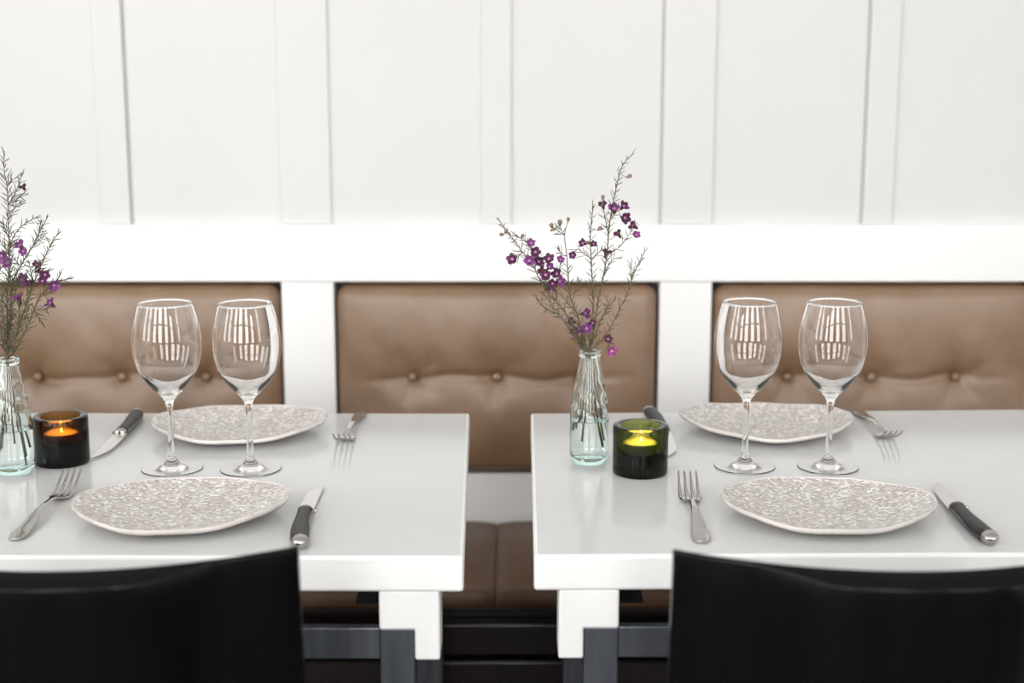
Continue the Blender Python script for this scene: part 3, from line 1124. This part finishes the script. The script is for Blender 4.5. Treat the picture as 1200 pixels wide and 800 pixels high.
ME_EYE = to_me('flower_eye', bm, M['eye'])
bm = bmesh.new()
add_lathe(bm, [(0, -0.0040), (0.0008, -0.0034), (0.0017, -0.0008), (0.0021, 0.0008), (0.0016, 0.0021), (0, 0.0026)], 10)
ME_BUD = to_me('bud', bm, M['bud'])

def child(name, me, parent, loc, direction, scale=1.0):
    o = bpy.data.objects.new(name, me)
    COL.objects.link(o)
    o.parent = parent
    q = Vector(direction).to_track_quat('Z', 'Y')
    o.matrix_local = Matrix.Translation(loc) @ q.to_matrix().to_4x4() @ Matrix.Rotation(random.uniform(0, 6), 4, 'Z') @ Matrix.Scale(scale, 4)
    return o

def add_needle(bm, p, d, ln, w_):
    d = d.normalized()
    ref = Vector((random.uniform(-1, 1), random.uniform(-1, 1), random.uniform(-1, 1))).normalized()
    sd = d.cross(ref)
    if sd.length < 0.1:
        sd = d.cross(Vector((0, 1, 0)))
    sd.normalize()
    up = sd.cross(d)
    bend = up * random.uniform(-0.12, 0.12) * ln
    pts = [(p, 0.4), (p + d * ln * 0.35 + bend * 0.5, 1.0), (p + d * ln * 0.75 + bend * 0.8, 0.8), (p + d * ln + bend * 0.6, 0.15)]
    rings = [[bm.verts.new(q + sd * w_ * k), bm.verts.new(q + up * w_ * 0.7 * k), bm.verts.new(q - sd * w_ * k), bm.verts.new(q - up * w_ * 0.7 * k)] for q, k in pts]
    for a, b_ in zip(rings[:-1], rings[1:]):
        for i in range(4):
            bm.faces.new((a[i], a[(i + 1) % 4], b_[(i + 1) % 4], b_[i]))
    bm.faces.new(rings[0][::-1])
    bm.faces.new(rings[-1])

def sprig(vase, label, path, dy, inside, branches=(), flowers=(), buds=(), dens=1.0, bare=0.0, nl=0.0115, group=None):
    """path: picture points from tip to bottle mouth (a reference for the shape only; each point gets its own depth)"""
    mouth_z = vase.z + BH
    N = len(path)
    def depth(i, n_, d):
        f = 1 - i / max(n_ - 1, 1)
        return vase.y + d * f ** 1.3
    pts = []
    for i, (px, py) in enumerate(path):
        pts.append(at_y(px, py, depth(i, N, dy)))
    # last point: squeeze into the mouth
    last = pts[-1]
    ix, iy, iz = inside
    mo = Vector((vase.x, vase.y, mouth_z))
    off = last - mo
    off.z = 0
    if off.length > 0.0068:
        off = off.normalized() * 0.0068
    off.y = max(-0.005, min(0.005, dy * 0.08))
    if off.length > 0.0075:
        off = off.normalized() * 0.0075
    pts[-1] = mo + off
    low = Vector((vase.x + ix, vase.y + iy, vase.z + iz))
    neck = (mo + off).lerp(low, 0.14)
    nd = Vector((neck.x - vase.x, neck.y - vase.y, 0))
    if nd.length > 0.0065:
        nd = nd.normalized() * 0.0065
    neck = Vector((vase.x + nd.x, vase.y + nd.y, neck.z))
    t = thing('waxflower_sprig', label, 'flowers', low, 0, group)
    sm = [Vector(p) - low for p in catmull([tuple(p) for p in pts], 6)]
    bm = bmesh.new()
    full = sm + [neck - low, (neck - low) * 0.5 + Vector((0, 0, 0)), Vector((0, 0, 0))]
    add_tube(bm, full, 0.00045, 0.00105, 6)
    brs = []
    for br in branches:
        bp = []
        # the first point joins the stem at its nearest point in the picture
        (jx, jy) = br[0]
        best = min(sm, key=lambda q: ((at_y(jx, jy, (q + low).y) - (q + low)).length))
        d0 = best.y + low.y
        for i, (px, py) in enumerate(br):
            y_ = d0 + (0.25 * dy + random.uniform(-0.006, 0.006)) * (i / max(len(br) - 1, 1))
            bp.append(best if i == 0 else at_y(px, py, y_) - low)
        bp = [Vector(p) for p in catmull([tuple(p) for p in bp], 5)]
        add_tube(bm, bp[::-1], 0.00035, 0.0006, 5)
        brs.append(bp[::-1])
    link_mesh('stem', bm, M['stem'], t)
    # needle leaves
    bm = bmesh.new()
    cnt = 0
    for bi, pth in enumerate([sm] + brs):
        total = sum((a - b_).length for a, b_ in zip(pth[:-1], pth[1:]))
        acc, nxt, side = 0.0, 0.0015, 0
        for a, b_ in zip(pth[:-1], pth[1:]):
            l = (a - b_).length
            while nxt < acc + l:
                p = a.lerp(b_, (nxt - acc) / max(l, 1e-9))
                f = nxt / total
                up = (a - b_).normalized()
                if bi == 0 and (p + low).z < mouth_z + 0.004:
                    break
                if f > bare or bi > 0:
                    side += 1
                    az = side * 2.4 + random.uniform(-0.5, 0.5)
                    ref = up.orthogonal().normalized()
                    rad = ref * math.cos(az) + up.cross(ref) * math.sin(az)
                    spread = random.uniform(0.55, 1.05) if nxt > 0.006 else 0.3
                    d = up * math.cos(spread) + rad * math.sin(spread)
                    ln = nl * random.uniform(0.65, 1.25) * (0.75 if f < 0.12 else 1)
                    add_needle(bm, p, d, ln, 0.00058)
                    cnt += 1
                nxt += random.uniform(0.0015, 0.0031) / dens
            acc += l
    o = link_mesh('needle_leaves', bm, M['needle'], t)
    o['kind'] = 'stuff'
    every = sm + [p for q in brs for p in q]
    def attach(px, py, kind):
        best = min(every, key=lambda q: (at_y(px, py, (q + low).y) - (q + low)).length)
        p = at_y(px, py, best.y + low.y + random.uniform(-0.005, 0.003)) - low
        return p, best
    bmk = bmesh.new()
    made = False
    for px, py, kind, sc in flowers:
        p, best = attach(px, py, kind)
        dr = (p - best)
        dr = dr.normalized() if dr.length > 0.001 else Vector((0, 0, 1))
        dr = (dr * 0.6 + Vector((random.uniform(-0.7, 0.7), random.uniform(-1.0, -0.1), random.uniform(0.0, 0.9)))).normalized()
        fl = child('flower', ME_P if kind == 'p' else ME_PD, t, p, dr, sc * random.uniform(1.05, 1.2))
        for nm, me in (('flower_cup', ME_CUP), ('flower_eye', ME_EYE)):
            c = bpy.data.objects.new(nm, me)
            COL.objects.link(c)
            c.parent = fl
        s_ = p - dr * 0.0048 * sc
        j = best
        if (s_ - j).length > 0.001:
            made = True
            add_tube(bmk, [j, j.lerp(s_, 0.5) + Vector((0, 0, 0.0008)), s_], 0.00035, 0.0004, 5)
    for px, py, sc in buds:
        p, best = attach(px, py, 'b')
        dr = (p - best)
        dr = (dr.normalized() if dr.length > 0.001 else Vector((0, 0, 1))) + Vector((0, 0, 0.7))
        dr.normalize()
        child('bud', ME_BUD, t, p, dr, sc)
        s_ = p - dr * 0.0035 * sc
        if (s_ - best).length > 0.001:
            made = True
            add_tube(bmk, [best, best.lerp(s_, 0.5), s_], 0.00035, 0.0004, 5)
    if made:
        link_mesh('flower_stalks', bmk, M['stem'], t)
    else:
        bmk.free()
    return t

def Z4(*pts):                                  # picks made on an enlarged view of the right bunch
    return [(x / 3.077 + 570, y / 3.077 + 170) for x, y in pts]
def F4(*fl):
    return [(x / 3.077 + 570, y / 3.077 + 170, k, s_) for x, y, k, s_ in fl]
def B4(*bl):
    return [(x / 3.077 + 570, y / 3.077 + 170, s_) for x, y, s_ in bl]
GR = 'waxflower sprigs in the right bottle'
sprig(vR, 'waxflower sprig leaning far left with the densest purple flower cluster',
      Z4((45, 270), (85, 325), (130, 385), (172, 442), (190, 480), (222, 530), (255, 565), (288, 610), (322, 672), (360, 760)), -0.02, (0.012, 0.006, 0.02),
      branches=[Z4((172, 442), (185, 410), (160, 370), (130, 340), (85, 322)), Z4((222, 530), (215, 490), (205, 450), (180, 410)),
                Z4((255, 565), (250, 520), (258, 470), (268, 425)), Z4((130, 385), (112, 405), (96, 415))],
      flowers=F4((160, 355, 'p', 1.0), (95, 412, 'd', 1.15), (155, 418, 'p', 1.25), (187, 422, 'd', 1.2), (203, 452, 'd', 1.2), (226, 412, 'd', 1.25),
                 (226, 440, 'p', 1.0), (176, 386, 'd', 1.1), (266, 414, 'p', 0.9), (256, 465, 'd', 1.15), (262, 492, 'p', 1.2), (228, 514, 'p', 1.4),
                 (215, 468, 'd', 1.2), (240, 500, 'd', 1.0)),
      buds=B4((55, 322, 1.1), (130, 328, 1.1), (70, 310, 1.0)), dens=1.0, bare=0.0, group=GR)
sprig(vR, 'short leafy waxflower sprig without flowers leaning left below the purple cluster',
      Z4((178, 545), (213, 588), (262, 612), (300, 664), (356, 760)), 0.02, (0.015, -0.004, 0.03),
      branches=[Z4((262, 612), (225, 560), (205, 535))], dens=1.0, group=GR)
sprig(vR, 'waxflower sprig topped by a fork of three tan buds',
      Z4((295, 272), (282, 325), (290, 400), (295, 480), (302, 545), (326, 605), (346, 685), (364, 760)), 0.03, (-0.010, 0.010, 0.05),
      branches=[Z4((282, 325), (262, 312), (238, 295)), Z4((282, 325), (270, 305), (265, 284)), Z4((290, 400), (275, 395), (260, 375)),
                Z4((302, 545), (325, 520), (335, 490)), Z4((326, 605), (295, 575), (270, 540))],
      flowers=F4((355, 607, 'p', 1.25), (310, 636, 'd', 1.0), (325, 672, 'p', 1.2)),
      buds=B4((235, 290, 1.3), (245, 303, 1.0), (265, 279, 1.5), (295, 268, 1.1), (236, 307, 0.8)), dens=1.0, bare=0.34, group=GR)
sprig(vR, 'upright slim waxflower sprig in the middle with few dark withered flowers',
      Z4((386, 218), (378, 280), (375, 340), (378, 410), (381, 480), (386, 560), (378, 650), (368, 760)), -0.01, (-0.014, -0.006, 0.045),
      branches=[Z4((378, 410), (350, 390), (330, 375), (312, 392)), Z4((378, 410), (398, 395), (415, 375)), Z4((386, 560), (368, 500))],
      flowers=F4((350, 354, 'd', 0.9), (385, 358, 'd', 0.8), (312, 396, 'd', 0.8), (362, 662, 'p', 1.35), (380, 640, 'd', 0.9)),
      buds=B4((410, 300, 1.2), (366, 352, 1.1)), dens=0.75, group=GR)
sprig(vR, 'tallest waxflower sprig, with purple flowers halfway up and a bare leafy tip',
      Z4((527, 32), (490, 75), (474, 130), (458, 200), (446, 270), (440, 330), (434, 400), (424, 460), (408, 540), (392, 630), (374, 760)), 0.015, (-0.013, 0.008, 0.04),
      branches=[Z4((434, 400), (455, 385), (485, 362), (512, 325), (540, 288)), Z4((446, 270), (470, 240), (490, 225)), Z4((440, 330), (428, 260), (420, 215)),
                Z4((424, 460), (452, 415), (482, 405))],
      flowers=F4((420, 218, 'd', 1.0), (460, 232, 'p', 1.25), (493, 222, 'd', 1.2), (497, 262, 'd', 1.25), (476, 322, 'd', 1.0), (432, 390, 'd', 1.2),
                 (532, 292, 'd', 1.1), (540, 325, 'p', 0.9)),
      buds=B4((420, 188, 1.1), (516, 112, 1.2), (410, 300, 1.1)), dens=0.72, group=GR)
sprig(vR, 'leafy waxflower sprig without flowers leaning right',
      Z4((572, 380), (546, 432), (522, 488), (506, 540), (486, 580), (466, 620), (445, 662), (412, 708), (378, 762)), 0.03, (-0.008, -0.010, 0.03),
      branches=[Z4((522, 488), (524, 460), (518, 432)), Z4((412, 708), (430, 700), (448, 735))],
      flowers=F4((437, 700, 'd', 1.05), (450, 740, 'p', 1.25)), dens=0.85, group=GR)
sprig(vR, 'short waxflower sprig with one pale bud, low behind the leaning right sprig',
      Z4((464, 555), (436, 592), (410, 635), (390, 692), (370, 762)), -0.025, (0.016, 0.004, 0.055),
      branches=[Z4((436, 592), (434, 575), (433, 555))], buds=B4((433, 551, 1.0),), dens=1.0, group=GR)
sprig(vR, 'short dense leafy waxflower sprig just above the mouth of the right bottle',
      Z4((300, 625), (318, 680), (340, 730), (358, 764)), -0.02, (0.010, -0.012, 0.06), branches=[Z4((340, 730), (352, 690), (345, 660))], dens=1.2, group=GR)

GL = 'waxflower sprigs in the left bottle'
MO = (8.5, 428)
sprig(vL, 'tallest leafy waxflower sprig in the left bottle, rising straight up',
      [(4.5, 178), (5, 200), (8, 217), (9.5, 240), (9.5, 258), (10.5, 280), (11, 300), (10, 325), (8, 350), (9, 390), MO], 0.01, (0.010, 0.004, 0.02),
      branches=[[(8, 217), (14, 211), (19, 208)], [(9.5, 240), (17, 228), (22, 216), (25, 206)], [(9.5, 240), (20, 233), (30, 228)], [(9.5, 258), (18, 242), (24, 238)],
                [(10.5, 280), (3, 262), (-6, 255)], [(11, 300), (2, 285), (-10, 276)]],
      flowers=[(26, 219, 'd', 0.9), (2, 299, 'p', 1.4), (9, 308, 'p', 1.2)], dens=1.05, nl=0.0125, group=GL)
sprig(vL, 'waxflower sprig in the left bottle with drooping green tip curling right',
      [(43, 254), (28, 263), (17, 275), (12, 290), (11, 312), (13, 345), (12, 385), MO], -0.02, (0.014, -0.004, 0.01),
      flowers=[(24, 288, 'p', 1.25), (28, 294, 'p', 1.0), (24.5, 328, 'p', 1.35)], branches=[[(12, 290), (18, 285), (24, 288)]], dens=1.0, group=GL)
sprig(vL, 'forked leafy waxflower sprig in the left bottle rising to the right',
      [(55, 256), (47, 271), (44, 278), (38, 289), (31, 300), (24, 312), (16, 328), (13, 355), (11, 390), MO], 0.025, (-0.012, 0.008, 0.03),
      branches=[[(38, 289), (50, 277), (55, 280)], [(24, 312), (14, 300), (6, 296)], [(44, 278), (47, 265), (47, 259)]], dens=1.1, group=GL)
sprig(vL, 'waxflower sprig in the left bottle with dark withered flowers near the seat back top',
      [(68, 273), (58, 289), (52, 303), (45, 318), (38, 336), (28, 365), (18, 395), (10, 428)], -0.015, (-0.016, 0.0, 0.03),
      branches=[[(52, 303), (44, 308), (42, 312)], [(45, 318), (52, 320), (58, 316)], [(38, 336), (36, 318), (34, 308)]],
      flowers=[(43, 311, 'd', 0.9), (53, 322, 'd', 1.1), (46, 318, 'd', 1.0), (50, 329, 'd', 1.0), (38, 333, 'd', 1.0)], dens=1.15, group=GL)
sprig(vL, 'waxflower sprig in the left bottle leaning furthest right, purple flower at its tip',
      [(82, 326), (72, 329), (60, 334), (48, 346), (40, 362), (34, 378), (26, 395), (17, 412), (10, 429)], 0.02, (-0.010, -0.010, 0.03),
      branches=[[(60, 334), (68, 326), (70, 320)], [(48, 346), (55, 345), (60, 343)], [(40, 362), (52, 362), (60, 360)], [(40, 362), (46, 372), (50, 379)]],
      flowers=[(63, 334, 'p', 1.25), (60, 356, 'p', 1.15)], dens=1.05, group=GL)
sprig(vL, 'dense olive waxflower sprig low in the left bunch with one purple flower',
      [(20, 318), (18, 340), (22, 360), (20, 385), (14, 410), (9, 429)], -0.03, (0.006, -0.012, 0.04),
      branches=[[(18, 340), (26, 330), (30, 322)], [(22, 360), (32, 350), (36, 338)], [(20, 385), (28, 372), (32, 364)]],
      flowers=[(22, 350, 'p', 1.3)], dens=1.3, group=GL)
sprig(vL, 'leafy waxflower sprig in the left bottle leaning out past the left edge of the photo',
      [(-30, 290), (-22, 310), (-12, 335), (-4, 360), (2, 395), (7, 429)], 0.0, (0.012, 0.008, 0.03),
      branches=[[(-12, 335), (-4, 322), (3, 312)], [(-4, 360), (4, 345), (6, 332)]], flowers=[(-8, 325, 'p', 1.2)], dens=1.1, group=GL)
sprig(vL, 'short dense leafy waxflower sprig just above the mouth of the left bottle',
      [(2, 340), (3, 365), (5, 395), (8, 429)], -0.02, (0.004, 0.012, 0.05), branches=[[(5, 395), (12, 380), (14, 366)]], dens=1.3, group=GL)
